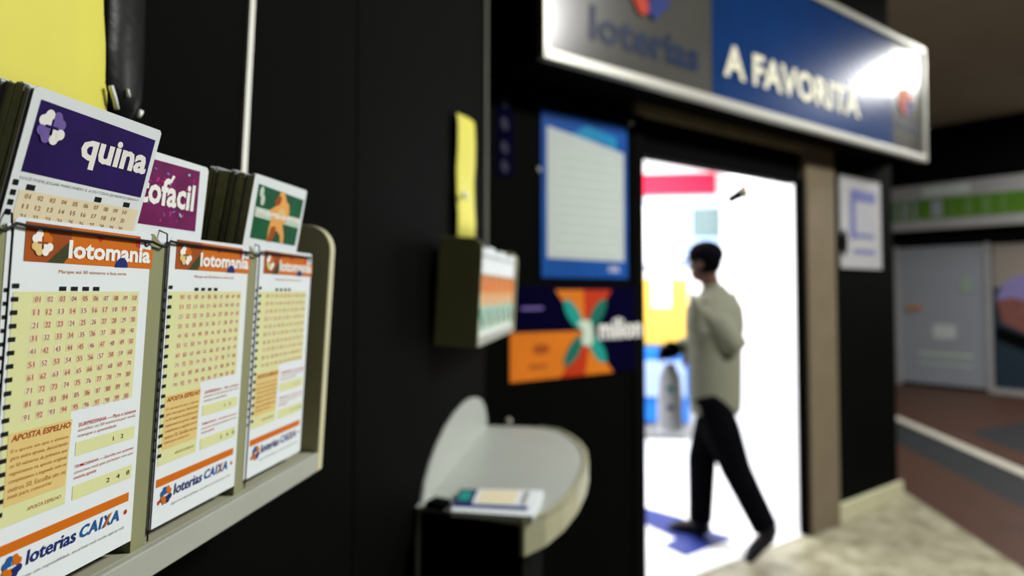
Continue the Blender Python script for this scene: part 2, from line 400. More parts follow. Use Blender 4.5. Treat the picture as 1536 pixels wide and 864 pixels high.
def upper_slip(name, y, w, top, tilt, d, label, build_print, bottom=.10):
    s = MB(f_slip).prism(paper_outline(w, bottom, top), -.0003, 0, M['paper']).build(name, loc=dloc(y, 0, d), rot=(0, R(tilt), 0))
    build_print(s); return tag(s, label, 'betting slip', 'slips in the raised back row')
def quina_print(s):
    e = .00015
    b = MB(f_slip).poly([(.0045, .0505), (.0782, .0495), (.0785, .0185), (.004, .0195)], e, M['purple'])
    clover(b, .0128, .0405, .0085, e * 1.5, [M['purplelight'], M['whiteink'], M['purplelight'], M['whiteink']])
    b.text('quina', .0315, .0265, .0765, .0435, e * 2, M['whiteink'], .035)
    b.build('header_band', s)
    t = MB(f_slip)
    t.text('VOCÊ PODE JOGAR MARCANDO 5, 6 OU 7 DOS QUADROS ABAIXO', .004, .0158, .0775, .0178, e, M['grey'], 0, .15)
    for a in (.0107, .0499, .0698): t.rect(a - .0022, .0122, a + .0022, .0146, e, M['ink'])
    for b_ in (.0145, .0102, .006, .0018): t.rect(.0015, b_ - .0012, .0042, b_ + .0012, e, M['ink'])
    t.build('small_print', s)['kind'] = 'stuff'
    n = MB(f_slip).rect(.0055, -.03, .0795, .0118, e * .6, M['fieldpeach'])
    for r in range(3):
        for c in range(10):
            n.text('%02d' % (r * 10 + c + 1), .009 + c * .0066, .0085 - r * .0044, .0118 + c * .0066, .0106 - r * .0044, e * 2, M['number'])
    n.build('number_field', s)
upper_slip('betting_slip', .249, .0815, .0553, 15, -.004, 'purple-headed betting slip leaning out above the nearest orange one', quina_print)
def facil_print(s):
    e = .00015
    b = MB(f_slip).poly([(.004, .0405), (.0745, .0415), (.0765, .005), (.004, .005)], e, M['magenta'])
    rr = random.Random(3)
    for k in range(46):
        b.disc(rr.uniform(.007, .072), rr.uniform(.008, .038), rr.uniform(.0005, .0022), rr.uniform(.0004, .0009), e * 1.6, rr.choice([M['pink'], M['cyan'], M['purplelight'], M['magenta'], M['pink']]), 6, rr.uniform(0, 3))
    b.text('lotofacil', .008, .0165, .0715, .0325, e * 3, M['whiteink'], .03); b.poly([(.0468, .0305), (.0485, .0302), (.0512, .0345), (.0488, .035)], e * 3, M['whiteink'])
    b.build('header_band', s)
upper_slip('betting_slip', .309, .083, .0452, 6, -.0055, 'magenta-headed betting slip between the purple and green ones', facil_print)
s2 = upper_slip('betting_slip', .3115, .083, .0448, 6, -.0068, 'magenta-edged slip peeking out right behind the magenta-headed one', lambda s: MB(f_slip).rect(.004, .005, .0795, .0405, .0003, M['magenta']).build('header_band', s))
def mega_print(s):
    e = .00015
    b = MB(f_slip).poly([(.0065, .0445), (.0795, .0425), (.0785, .005), (.0075, .0062)], e, M['green'])
    b.poly([(.0075, .0285), (.079, .027), (.079, .0195), (.008, .0215)], e * 1.4, M['palegreen'])
    b.poly([(.041, .044), (.046, .044), (.052, .037), (.056, .036), (.0585, .03), (.057, .0225), (.051, .0195), (.056, .012), (.057, .0055), (.052, .0055), (.050, .011), (.043, .0145), (.038, .013), (.033, .0055), (.031, .0055), (.031, .016), (.033, .024), (.028, .0285), (.0355, .032), (.036, .038)], e * 2, M['peach'])
    b.disc(.0385, .0365, .005, .0035, e * 2.4, M['orangedeep'], 12, .6)
    b.poly([(.031, .0055), (.0375, .0055), (.042, .011), (.041, .0175), (.034, .0165)], e * 2.4, M['orangedeep'])
    b.disc(.046, .027, .006, .0045, e * 2.8, M['tanfield'], 12, .3)
    for ca, cb in ((.0125, .0395), (.0155, .034)): b.disc(ca, cb, .003, .004, e * 2, M['palegreen'], 12)
    b.text('mega-sena', .010, .0215, .0775, .0268, e * 3.4, M['whiteink'], .03)
    b.build('header_band', s)
upper_slip('betting_slip', .4395, .083, .0507, 10, -.004, 'green-headed betting slip in front of the thick stack with edges coloured as shaded', mega_print)
def thick_stack(y, w, top, tilt, d, thick, n, label, bottom=.08, seed=1):
    rr = random.Random(seed); s = MB(f_slip); p = -.0012; k = 0
    while p > -thick:
        q = rr.choice([.0006, .0009, .0016, .004]) ; dy = rr.uniform(-.0012, .0012); tp = top + rr.uniform(-.0022, -.0002)
        s.box(dy, -bottom, w + dy, tp, p - q, p - .0001, M['shadededge']); s.box(dy - .0001, tp - .0005, w + dy, tp + .0004, p - q * .6, p - q * .2, M['paper'])
        p -= q + rr.choice([.0001, .0003])
    o = s.build('slip_stack', loc=dloc(y, 0, d), rot=(0, R(tilt), 0)); return tag(o, label, 'paper stack', kind='stuff')
thick_stack(.249, .0815, .0553, 15, -.004, .036, 8, 'thick stack of slips, edges coloured as shaded, behind the purple-headed slip', seed=2)
thick_stack(.4400, .082, .0507, 10, -.004, .034, 8, 'thick stack of slips, edges coloured as shaded, behind the green-headed slip', seed=5)
thick_stack(.3095, .082, .0440, 6, -.0088, .012, 4, 'stack of slips behind the magenta-headed slip', seed=7)

# ------------------------------------------------------------------ dispensers
def dispenser(y0, y1, divs, label, ztop=.0265):
    e = empty('slip_dispenser', (DP[0], 0, DP[2]), (0, DT, 0)); tag(e, label, 'dispenser', 'wall slip dispensers')
    b = MB(f_slip)
    b.box(y0, -.187, y1, -.02, -.083, -.078, M['olive']).build('back_panel', e, bevel=.0008)
    # bottom tray with raised front rail
    MB(f_slip).box(y0, -.182, y1, -.1715, -.078, -.001, M['tray']).build('tray', e)
    MB(f_slip).prism([(y0, -.188), (y1, -.188), (y1 + .0, -.1715), (y0, -.1715)], .0005, .0045, M['frame']).build('bottom_rail', e, bevel=.0008)
    # far side panel with rounded top corner, thick warm edge
    def plate(y, t, m, name, bev):
        r = .022; pts = [(-.083, -.188), (.0045, -.188), (.0045, ztop - r)]
        for k in range(1, 8): a = k * math.pi / 16; pts.append((.0045 - r + r * math.cos(a), ztop - r + r * math.sin(a)))
        pts += [(.0045 - r, ztop), (-.083, ztop)]
        bb = MB(lambda a, b, d: (a, d, b)); bb.prism(pts, y, y + t, m)
        return bb.build(name, e, bevel=bev)
    plate(y1, .0105, M['framewarm'], 'side_panel', .001)
    if y0 > .2: plate(y0 - .008, .008, M['olive'], 'side_panel', .001)
    for y in divs:
        MB(f_slip).prism([(y, -.172), (y + .0115, -.172), (y + .0115, -.007), (y + .002, .0), (y, -.001)], -.078, -.0012, M['olive']).build('divider', e)
        tube('divider_wire', [(-.001, y + .0136, -.17), (-.001, y + .0136, -.008), (-.001, y + .0128, .001), (-.006, y + .0118, .003)], .0005, M['wire'], e, 6)
    pts = [(.0016, y0 + .01, -.006)]
    for y in divs:
        pts += [(.0016, y - .003, -.0045), (.0012, y + .004, -.006), (.0012, y + .008, -.0065), (.0018, y + .0125, -.003), (.0018, y + .018, -.0035)]
    pts += [(.0016, y1 - .03, -.003)]
    tube('front_wire', pts, .00075, M['wire'], e, 6)
    return e
dispenser(.13, .572, (.2385, .3402, .4438, ), 'cream slip dispenser on the black wall in the left foreground')
# cream filler between last slip and end panel
d2 = dispenser(1.32, 1.86, (), 'second slip dispenser farther along the black wall')
d2.location = (.098, 0, 1.578)
def leaf_print(s):
    e = .0006
    MB(f_slip).rect(.002, -.105, .082, -.05, e, M['banorange']).rect(.002, -.05, .082, -.04, e, M['brownink']).rect(.002, -.16, .082, -.105, e, M['palegreen']).disc(.03, -.12, .02, .012, e * 2, M['teal']).disc(.055, -.14, .018, .012, e * 2, M['tealdark']).disc(.05, -.09, .022, .018, e * 2, M['peach']).disc(.02, -.1, .012, .02, e * 2, M['palegreen']).build('leaflet_print', s)
for k in range(6):
    y = 1.325 + k * .0885
    s = MB(f_slip).prism(paper_outline(.084, .168, .012 + .006 * (k % 2)), -.02, 0, M['paper']).build('leaflet', loc=(.0975, y, 1.575), rot=(0, DT, 0))
    leaf_print(s)
    tag(s, 'orange and teal printed leaflet in the second dispenser, ' + ['nearest of six', 'second from the near end', 'third from the near end', 'third from the far end', 'second from the far end', 'farthest of six'][k], 'leaflet', 'leaflets in the second dispenser')
s = MB(f_slip)
for k in range(5): s.box(1.33 + .01 * k, -.1, 1.60 + .02 * k, .006 + .003 * (k % 3), -.072 + k * .009, -.0715 + k * .009, M['paper'])
tag(s.build('slip_stack', loc=(.098, 0, 1.592), rot=(0, DT, 0)), 'loose white slips sticking up in the second dispenser', 'paper stack', kind='stuff')

# ------------------------------------------------------------------ yellow sheets and cord on the black wall
def sheet(name, y0, y1, z0, z1, label, curl=.006, x=.014, cut=0):
    bm = bmesh.new(); N = 10; g = []
    for i in range(N + 1):
        r = []
        for j in range(7):
            t = i / N; y = y0 + (y1 - y0) * t; z = z0 + (z1 - z0) * j / 6 - cut * (j == 6) * (1 - t)
            r.append(bm.verts.new((x + curl * math.sin(t * 3.1) + .002 * math.sin(j * 1.7), y, z)))
        g.append(r)
    for i in range(N):
        for j in range(6): bm.faces.new((g[i][j], g[i + 1][j], g[i + 1][j + 1], g[i][j + 1]))
    o = bm_obj(name, bm, M['yellow']); so = o.modifiers.new('solid', 'SOLIDIFY'); so.thickness = .0006
    return tag(o, label, 'sheet')
sheet('yellow_sheet', .10, .398, 1.56, 1.92, 'large yellow sheet on the black wall above the nearest slips')
s = sheet('yellow_sheet', 1.486, 1.70, 1.615, 1.93, 'narrow-looking yellow sheet above the second dispenser', cut=.03)
ball('clip', (.028, 1.50, 1.716), (.006, .010, .010), M['shine'], s)
# black binding strip, pale slivers at its end stand in for its highlights
bm = bmesh.new()
tube_into(bm, [(.010, .416, 2.05), (.012, .416, 1.80), (.012, .416, 1.66), (.013, .414, 1.632), (.012, .411, 1.618), (.010, .409, 1.612)], [(.006, .0215), (.006, .0215), (.006, .0215), (.007, .020), (.007, .015), (.003, .006)], 14, lat=Vector((1, 0, 0)))
st = tag(bm_obj('binding_strip', bm, M['glossblack']), 'glossy black plastic strip along the right edge of the large yellow sheet', 'strip')
tube('painted_glint', [(.020, .396, 1.632), (.021, .3985, 1.624), (.020, .402, 1.6185)], .0016, M['shine'], st)
tube('painted_glint', [(.021, .424, 1.6225), (.022, .4205, 1.618)], [.0018, .0012], M['shine'], st)
tube('painted_glint', [(.021, .4105, 1.634), (.0215, .411, 1.629)], [.0008, .0012], M['shine'], st)
cv = MB(f_slip)
for (ya, za), (yb, zb) in (((.61, 2.3), (.6045, 1.779)), ((.6045, 1.779), (.593, 1.61)), ((.593, 1.61), (.588, 1.52))):
    cv.prism([(yb - .0045, zb), (yb + .0045, zb), (ya + .0045, za), (ya - .0045, za)], .0, .003, M['white'])
tag(cv.build('cable_cover'), 'thin white strip running down the black wall behind the slip stacks', 'strip')

# ------------------------------------------------------------------ half round writing ledge on the wall
LZ = 1.113
le = empty('writing_ledge', (0, 1.55, LZ)); tag(le, 'half-round translucent white writing ledge with backboard on the black wall', 'ledge')
out = [(0, 1.205), (.053, 1.194), (.203, 1.148), (.235, 1.19), (.262, 1.26), (.285, 1.36), (.298, 1.47), (.302, 1.56), (.297, 1.66), (.28, 1.75), (.25, 1.84), (.212, 1.915), (.16, 1.945), (.10, 1.95), (0, 1.95)]
def smooth_pts(p, n=3):
    q = []
    for i in range(len(p) - 1):
        a, b = Vector(p[i]), Vector(p[i + 1]); q += [tuple(a.lerp(b, k / n)) for k in range(n)]
    return q + [p[-1]]
loc = [(a, b - 1.55) for a, b in out]
MB().prism(loc, -.006, 0, M['acrylic']).build('slab', le, bevel=.001)
rim = MB(); L = loc[2:13]
for (a0, b0), (a1, b1), k in zip(L, L[1:], range(20)):
    h0 = -.056 + .003 * k; h1 = -.056 + .003 * (k + 1); n = len(rim.v)
    for (a, b, h) in ((a0, b0, h0), (a1, b1, h1)):
        rim.v += [(a, b, .004), (a, b, h), (a * .965, b, h), (a * .965, b, .004)]
    for q in ((0, 1, 5, 4), (1, 2, 6, 5), (2, 3, 7, 6), (3, 0, 4, 7)): rim.f.append(tuple(n + i for i in q)); rim.mi.append(rim.mid(M['acrylicwarm']))
n = len(rim.v); rim.f.append((0, 3, 2, 1)); rim.mi.append(0)
rim.build('rim', le, smooth=False)
bb = [(1.205, .62), (1.205, 1.06), (1.215, 1.10), (1.245, 1.142), (1.285, 1.168), (1.34, 1.192), (1.42, 1.214), (1.52, 1.228), (1.62, 1.234), (1.70, 1.231), (1.78, 1.220), (1.85, 1.202), (1.90, 1.175), (1.93, 1.14), (1.935, 1.10), (1.935, .62)]
MB(f_slip).prism([(a - 1.55, b - LZ) for a, b in bb], .001, .008, M['acrylic']).build('backboard', le, bevel=.001)
MB().prism([(.012, -.35), (.20, -.40), (.20, -.02), (.012, -.02)], -.5, -.008, M['darkpaint']).build('box_front', le)
MB().prism([(.02, -.352), (.055, -.362), (.06, -.33), (.03, -.318)], 0, .012, M['darkpaint']).build('corner_block', le)
# papers on the ledge
pb = MB()
P = [hit(x, y, (0, 0, 1.122), (0, 0, 1)) for x, y in ((676, 767), (800, 775), (815, 736), (690, 734))]
pts = [(p.x, p.y) for p in P]
pb.prism([(p[0], p[1] - .0) for p in pts], 1.1135, 1.1225, M['paper'])
o = pb.build('leaflet_pile')
def lerp2(a, b, t): return (a[0] + (b[0] - a[0]) * t, a[1] + (b[1] - a[1]) * t)
def strip(t0, t1, s0, s1):
    g = lambda t, s: lerp2(lerp2(pts[0], pts[1], t), lerp2(pts[3], pts[2], t), s)
    return [g(t0, s0), g(t1, s0), g(t1, s1), g(t0, s1)]
q = MB(); q.poly(strip(.0, .9, .18, .34), 1.1228, M['navy']).poly(strip(0, .22, .34, 1), 1.1228, M['purple']).poly(strip(.03, .17, .45, .9), 1.1231, M['teal']).poly(strip(.27, .72, .4, .95), 1.1228, M['fieldpeach']).poly(strip(.78, .85, .4, .95), 1.1228, M['grey'])
q.build('cover_print', o); tag(o, 'small pile of leaflets lying on the near edge of the writing ledge', 'leaflets')
tag(ball('wall_screw', SF(-2.665, .962, .006), (.014, .014, .014), M['alu']), 'small round metal screw head just above the writing ledge', 'screw')

# ================================================================== shop front things
def tops(name, a, z, d=0): return empty(name, SF(a, z, d), RS)
# sign
SD = .25; sg = tops('shop_sign', -.9, 2.42, 0); tag(sg, 'long blue and silver shop sign box with cream letters above the doorway', 'sign')
A0, A1, Z0, Z1 = -1.78, 1.74, 0.0, .79
MB(f_front).box(A0, Z0, A1, Z1, .0, SD - .02, M['darkpaint']).build('sign_box', sg)
MB(f_front).box(A0, Z0, -.70, Z1, SD - .01, SD, M['signgrey']).build('silver_panel', sg)
MB(f_front).box(-.70, Z0, 1.255, Z1, SD - .01, SD + .001, M['signblue']).build('blue_panel', sg)
MB(f_front).box(1.255, Z0, A1, Z1, SD - .01, SD, M['signgrey']).build('silver_panel', sg)
for a in ((A0, -.012, A1, .03), (A0, Z1 - .03, A1, Z1 + .01), ):
    MB(f_front).box(*a, SD - .02, SD + .022, M['alu']).build('frame_rail', sg, bevel=.004)
for a in ((A0 - .012, -.012, A0 + .018, Z1 + .01), (A1 - .018, -.012, A1 + .012, Z1 + .01)):
    MB(f_front).box(*a, SD - .02, SD + .02, M['alu']).build('frame_rail', sg, bevel=.004)
t = MB(f_front)
t.text('A FAVORITA', -.61, .15, .79, .32, SD + .006, M['signtext'], .03)
t.build('lettering', sg)
def sgp(px, py): p = hit(px, py, SF(0, 0, SD), (.70711, -.70711, 0)) - SO; return p.x * .70711 + p.y * .70711 + .9, p.z - 2.42
t = MB(f_front)
a0, b0 = sgp(884, 62); a1, b1 = sgp(1048, 108)
t.text('loterias', a0, (b0 + b1) / 2 - .0, a1, (b0 + b1) / 2 + .15, SD + .004, M['signnavy'], .03)
a, b = sgp(970, -12)
t.build('lettering', sg); t = MB(f_front); clover(t, a, b + .02, .16, SD + .004, [M['navy'], M['orange'], M['banred'], M['navy']], 0); t.build('clover_logo', sg)
a, b = sgp(1357, 152)
t = MB(f_front); clover(t, a, b, .11, SD + .004, [M['banred'], M['orange'], M['banred'], M['navy']], 0); t.build('clover_logo', sg); t = MB(f_front)
a, b = sgp(1362, 190); t.text('loterias', a - .18, b - .03, a + .17, b + .04, SD + .004, M['signnavy'], .02); t.build('lettering', sg)

# blue bordered poster
p = tops('poster', -2.22, 1.56, 0); tag(p, 'blue-bordered white notice poster left of the doorway', 'poster')
MB(f_front).box(-.268, 0, .272, .735, .002, .010, M['posterblue']).build('backing_sheet', p)
MB(f_front).poly([(-.238, .085), (.245, .08), (.247, .60), (.05, .63), (-.238, .665)], .012, M['posterwhite']).poly([(-.1, .64), (.12, .63), (.2, .60), (.2, .67), (.0, .70)], .0115, M['postercyan']).build('notice_print', p)
q = MB(f_front)
for r in range(11): q.rect(-.19 + .012 * (r % 2), .13 + r * .042, .20 - .02 * (r % 3), .138 + r * .042, .0135, M['palegreen'])
q.text('CAIXA', .14, .03, .21, .055, .0125, M['whiteink'], .02); q.build('fine_print', p)
for a, z in ((-2.503, 2.026), (-1.915, 2.319)):
    tag(ball('wall_screw', SF(a, z, .006), (.013, .013, .013), M['alu']), 'small metal screw head ' + ('left of' if a < -2.2 else 'at the upper right corner of') + ' the blue-bordered poster', 'screw')
# promotional banner
p = tops('banner', -2.25, 1.12, 0); tag(p, 'navy and orange promotional banner with a teal cross below the blue-bordered poster', 'banner')
MB(f_front).box(-.41, 0, .40, .40, .002, .008, M['bannavy']).build('banner_sheet', p)
q = MB(f_front)
q.poly([(-.41, .0), (.20, .0), (.02, .20), (-.41, .205)], .009, M['banorange'])
q.poly([(-.13, 0), (.02, 0), (.045, .14), (.02, .17), (-.06, .09)], .0095, M['banred'])
q.poly([(-.16, .385), (.01, .385), (.02, .19), (-.05, .26)], .009, M['banorange']).poly([(.01, .385), (.19, .385), (.08, .24), (.02, .19)], .0092, M['banred'])
q.rect(-.31, .05, -.21, .065, .0095, M['orangedeep']).disc(-.24, .13, .05, .022, .0095, M['orangedeep']).rect(-.35, .3, -.23, .312, .0095, M['purplelight'])
cx, cy = .022, .195
for dx, dy, m in ((-1, 1, 'teal'), (1, 1, 'tealdark'), (-1, -1, 'tealdark'), (1, -1, 'teal')):
    q.disc(cx + dx * .075, cy + dy * .082, .082, .034, .0105, M[m], 20, math.atan2(dy * 1.2, dx))
q.poly([(cx - .055, cy + .04), (cx - .02, cy + .055), (cx + .03, cy + .05), (cx + .05, cy), (cx + .04, cy - .06), (cx, cy - .065), (cx - .03, cy - .045), (cx - .015, cy)], .0115, M['palegreen'])
q.text('milion', .105, .155, .395, .255, .0115, M['whiteink'], .03)
q.build('banner_print', p)
# dim vertical strip beside the metal trim
p = tops('vertical_strip', -2.685, 1.98, 0); tag(p, 'faint dark navy strip with pale marks left of the blue-bordered poster', 'strip')
MB(f_front).box(-.035, 0, .045, .36, .001, .005, M['bannavy']).build('strip_sheet', p)
q = MB(f_front)
for k, (z, m) in enumerate(((.03, 'grey'), (.11, 'navy'), (.21, 'navy'), (.30, 'purplelight'))): MB(f_front).disc(0, z + .01, .018, .028, .006, mat('strip_mark', (.012, .015, .035), .6), 10, .3).build('pale_mark', p)
# notice on the pillar
p = tops('notice', .41, 1.655, 0); tag(p, 'white notice with blue print on the black pillar right of the doorway', 'notice')
MB(f_front).box(-.30, 0, .285, .625, .002, .012, M['farwhite']).build('notice_sheet', p)
q = MB(f_front); bl = mat('faded_blue_print', (.1, .11, .25), .5)
q.rect(-.16, .46, .20, .54, .014, bl).rect(-.17, .2, -.09, .46, .014, bl).rect(-.09, .21, .17, .24, .014, bl).rect(-.13, .10, .18, .13, .014, bl)
for r in range(4): q.rect(-.05, .27 + r * .045, .18, .28 + r * .045, .014, mat('pale_blue_print', (.25, .27, .36), .5))
q.build('notice_print', p)
MB(f_front).disc(-.262, .17, .05, .09, .0145, M['darkpaint']).build('dark_sticker', p)

# ================================================================== inside the shop
def bw(px, py, y=7.39): p = hit(px, py, (0, y, 0), (0, 1, 0)); return p.x, p.z
def panel(name, px0, py0, px1, py1, m, label, cat, y=7.39, t=.03):
    x0, z1 = bw(px0, py0, y); x1, z0 = bw(px1, py1, y)
    o = MB(f_front).box(x0 - x0, 0, x1 - x0, z1 - z0, -t, 0, M[m]).build(name, loc=(x0, y - t * 0, z0), bevel=.004)
    return tag(o, label, cat) if label else o
panel('red_sign', 880, 263, 1074, 290, 'red', 'long red sign band high on the bright shop back wall', 'sign', 7.34, .05)
o = panel('shop_poster', 900, 302, 1034, 400, 'shoppale', 'pale blue-framed white poster inside the shop below the red band', 'poster', 7.36)
x0, z1 = bw(900, 302, 7.36); x1, z0 = bw(1034, 400, 7.36); MB(f_front).rect(.03, .03, x1 - x0 - .06, z1 - z0 - .05, .002, M['shopwall']).build('poster_print', o)
o = panel('glass_hatch', 1037, 309, 1082, 372, 'shoppale', 'grey glass hatch in the shop back wall behind the person in the cap', 'window', 7.36)
MB(f_front).box(.01, .12, .30, .42, .0, .004, M['glass']).build('pane', o)
panel('yellow_poster', 900, 418, 1032, 517, 'shopyellow', 'yellow and white poster inside the shop above the blue counter', 'poster', 7.3)
x0, z1 = bw(978, 418, 7.3)
MB(f_front).box(0, -.30, .19, -.01, 0, .01, M['shopwall']).build('poster_print', bpy.data.objects['yellow_poster'], loc=(x0 - bpy.data.objects['yellow_poster'].location.x, 0, z1 - bpy.data.objects['yellow_poster'].location.z))
ct = empty('service_counter', (.8, 7.2, 0)); tag(ct, 'blue and white service counter inside the bright shop, left of the person', 'counter')
def cb(px0, py0, px1, py1, m, name, y, t):
    x0, z1 = bw(px0, py0, y); x1, z0 = bw(px1, py1, y)
    MB().box(x0 - .8, y - 7.2, x1 - .8, y - 7.2 + t, z0, z1, M[m]).build(name, ct, bevel=.004)
cb(880, 522, 1034, 634, 'shopblue', 'front_panel', 7.05, .3)
cb(880, 540, 1030, 596, 'shoppale', 'light_panel', 7.02, .03)
cb(880, 634, 1034, 656, 'grey', 'plinth', 7.08, .25)
# surveillance camera under the doorway ceiling
cc = empty('security_camera', (1.40, 6.2, 2.52)); tag(cc, 'small security camera on the right-hand wall inside the shop', 'camera')
P0 = hit(1108, 292, (0, 6.0, 0), (0, 1, 0)); P1 = hit(1148, 268, (0, 6.3, 0), (0, 1, 0))
l0 = P0 - cc.location; l1 = P1 - cc.location
tube('camera_body', [l0, l1], [.05, .10], M['tan'], cc, 12)
tube('lens_hood', [l0 + (l0 - l1) * .28, l0], [.04, .045], M['darkpaint'], cc, 12)
tube('bracket', [l1, Vector((.18, .1, l1.z + .02))], [.02, .02], M['steel'], cc, 10)
# floor sticker
P = [hit(x, y, (0, 0, 0), (0, 0, 1)) for x, y in ((940, 755), (1022, 777), (1062, 797), (1102, 808), (1028, 836), (994, 820), (1014, 809), (940, 774))]
tag(MB().prism([(p.x, p.y) for p in reversed(P)], .004, .007, M['matblue']).build('floor_sticker'), 'blue arrow-shaped sticker on the white shop floor under the person', 'sticker')

# ================================================================== far shops
p = empty('far_shop_sign', FO + Vector((0, 0, 2.46)), RF); tag(p, 'white and green fascia sign across the far shops, right of the pillar', 'sign')
MB(f_front).box(0, 0, 5, .71, 0, .12, M['farwhite']).build('fascia_board', p)
q = MB(f_front).box(.03, .16, 5, .48, .12, .128, M['fargreen']).build('green_band', p)
q = MB(f_front); k = 0
for a, wd, m in ((.09, .05, 0), (.2, .09, 0), (.36, .05, 0), (.62, .16, 0), (.9, .03, 1), (1.08, .1, 1), (1.3, .12, 1), (1.55, .05, 1)):
    MB(f_front).rect(a, .19, a + wd, .45, .13, M['fargrey'] if not m else mat('faded_letter', (.11, .2, .06), .5)).build('pale_letter', p)
MB(f_front).box(.5, .52, 1.15, .66, .12, .125, M['posterwhite']).build('bright_panel', p)
MB(f_front).box(-.0, 0, 5, .14, .12, .16, M['farwhite']).build('lower_rail', p)
d = empty('door_1', FO, RF); d['kind'] = 'structure'
MB(f_front).box(0.02, .05, 1.30, 2.2, -.06, -.02, M['fargrey']).build('door_panel', d)
for a in (0.0, 1.28): MB(f_front).box(a, 0, a + .07, 2.22, -.08, .0, M['farwhite']).build('door_frame', d)
MB(f_front).box(.17, 1.2, .40, 1.27, -.02, .0, M['brownink']).build('handle', d)
MB(f_front).rect(.55, .76, .87, .98, -.015, M['posterwhite']).build('paper_notice', d)
MB(f_front).rect(.34, .50, 1.1, .53, -.015, M['palegreen']).rect(.34, .36, 1.1, .38, -.015, M['palegreen']).rect(.95, 1.5, 1.1, 1.7, -.015, mat('pale_green_tint', (.25, .32, .25), .5)).build('faint_print', d)
struct(MB(f_front).box(1.35, 0, 6, .08, -.08, .02, M['farwhite']).build('baseboard_back', loc=FO, rot=RF))
p = empty('shop_window_poster', FO + Vector((1.38 * .7071, -1.38 * .7071, .09)), RF); tag(p, 'large photo poster with a bent arm in the far shop window at the right edge', 'poster')
MB(f_front).box(0, 0, 2.2, 2.1, -.05, -.02, mat('poster_blue_grey', (.02, .035, .05), .4)).build('poster_sheet', p)
q = MB(f_front)
q.poly([(0, 1.45), (0, 2.1), (2.2, 2.1), (2.2, 1.5), (.45, 1.7), (.2, 1.5)], -.018, mat('poster_beige', (.25, .22, .19), .4))
q.poly([(.02, 1.3), (.15, 1.55), (.6, 1.75), (1.2, 1.6), (2.2, 1.6), (2.2, 1.1), (.5, 1.25), (.1, 1.25)], -.017, mat('poster_lilac', (.22, .19, .4), .4))
q.poly([(.03, 1.28), (.25, 1.32), (.6, 1.2), (1.2, 1.3), (1.2, .7), (.5, .75), (.1, .95)], -.016, mat('poster_arm', (.2, .08, .07), .4, var=.4, scale=6))
q.poly([(.02, .9), (.5, .72), (1.2, .6), (1.2, .42), (.5, .5), (.02, .7)], -.0155, M['darkpaint'])
q.build('poster_print', p)

# ================================================================== person
def solid(name, bm, m, voxel, parent=None, smooth_it=4):
    o = bm_obj('tmp', bm, m)
    r = o.modifiers.new('r', 'REMESH'); r.mode = 'VOXEL'; r.voxel_size = voxel
    s = o.modifiers.new('s', 'SMOOTH'); s.iterations = smooth_it; s.factor = .5
    bpy.context.view_layer.update()
    me = bpy.data.meshes.new_from_object(o.evaluated_get(bpy.context.evaluated_depsgraph_get()))
    bpy.data.objects.remove(o)
    for p in me.polygons: p.use_smooth = True
    if not me.materials: me.materials.append(m)
    n = bpy.data.objects.new(name, me); C.objects.link(n)
    if parent: n.parent = parent
    return n
PB = Vector((1.0, 4.2, 0))
man = empty('person', PB); tag(man, 'person in a dark cap, grey-green shirt and black trousers walking into the bright shop', 'person')
def W(x, y, z): return Vector((x, y, z)) - PB
fw = Vector((-.78, .62, 0)).normalized(); lt = Vector((.62, .78, 0)).normalized()   # lt: across the body, far side +
C0 = W(1.005, 4.2, 0)
def torso(bm, grow=0, rings=None):
    tube_into(bm, [C0 + fw * f + Vector((0, 0, z)) for z, a, b, f in rings], [(a + grow, b + grow) for z, a, b, f in rings], 20, lat=lt)
hipN, hipF = C0 - lt * .09 + Vector((0, 0, .9)), C0 + lt * .09 + Vector((0, 0, .9))
# front (planted) leg and back leg pushing off
fk, fa, ft = W(.935, 4.30, .48), W(.93, 4.36, .085), W(.80, 4.43, .03)
rk, ra, rt = W(1.10, 4.10, .47), W(1.245, 4.02, .16), W(1.165, 4.0, .045)
legs = ((hipF, fk, fa, ft), (hipN, rk, ra, rt))
shN, shF = C0 - lt * .19 + Vector((0, 0, 1.43)), C0 + lt * .19 + Vector((0, 0, 1.43))
elN, elF = W(1.09, 4.06, 1.20), W(.93, 4.36, 1.17)
wrN, wrF = W(.93, 4.22, 1.13), W(.80, 4.28, 1.15)
hd = W(.955, 4.225, 1.665)
body = bmesh.new()
torso(body, 0, [(.84, .14, .10, 0), (.95, .15, .105, 0), (1.1, .135, .095, .01), (1.3, .165, .11, .01), (1.42, .17, .09, .005), (1.47, .09, .06, .0)])
for h, k, a, t in legs:
    tube_into(body, [h, (h + k) / 2, k, (k + a) / 2, a], [.085, .075, .052, .05, .035], 12)
    tube_into(body, [a - (t - a) * .15, (a + t) / 2 - Vector((0, 0, .01)), t], [.036, .036, .026], 10)
for s, e_, w_ in ((shN, elN, wrN), (shF, elF, wrF)):
    tube_into(body, [s, (s + e_) / 2, e_, (e_ + w_) / 2, w_], [.05, .045, .038, .034, .025], 10)
    dr = (w_ - e_).normalized(); palm = w_ + dr * .05
    tube_into(body, [w_, palm, palm + dr * .045], [.025, (.042, .02), (.04, .017)], 10, lat=Vector((0, 0, 1)))
    for i in range(4):
        b0 = palm + dr * .04 + Vector((0, 0, .03 - .02 * i)); L = [.07, .078, .073, .058][i]; side = fw.cross(Vector((0, 0, 1)))
        tube_into(body, [b0, b0 + dr * L * .5, b0 + dr * L * .8 - Vector((0, 0, .02)), b0 + dr * L * .7 - Vector((0, 0, .042))], [.0095, .0088, .008, .007], 8)
    tube_into(body, [w_ + dr * .02 + Vector((0, 0, .02)), w_ + dr * .06 + Vector((0, 0, .048)), w_ + dr * .09 + Vector((0, 0, .04))], [.012, .01, .008], 8)
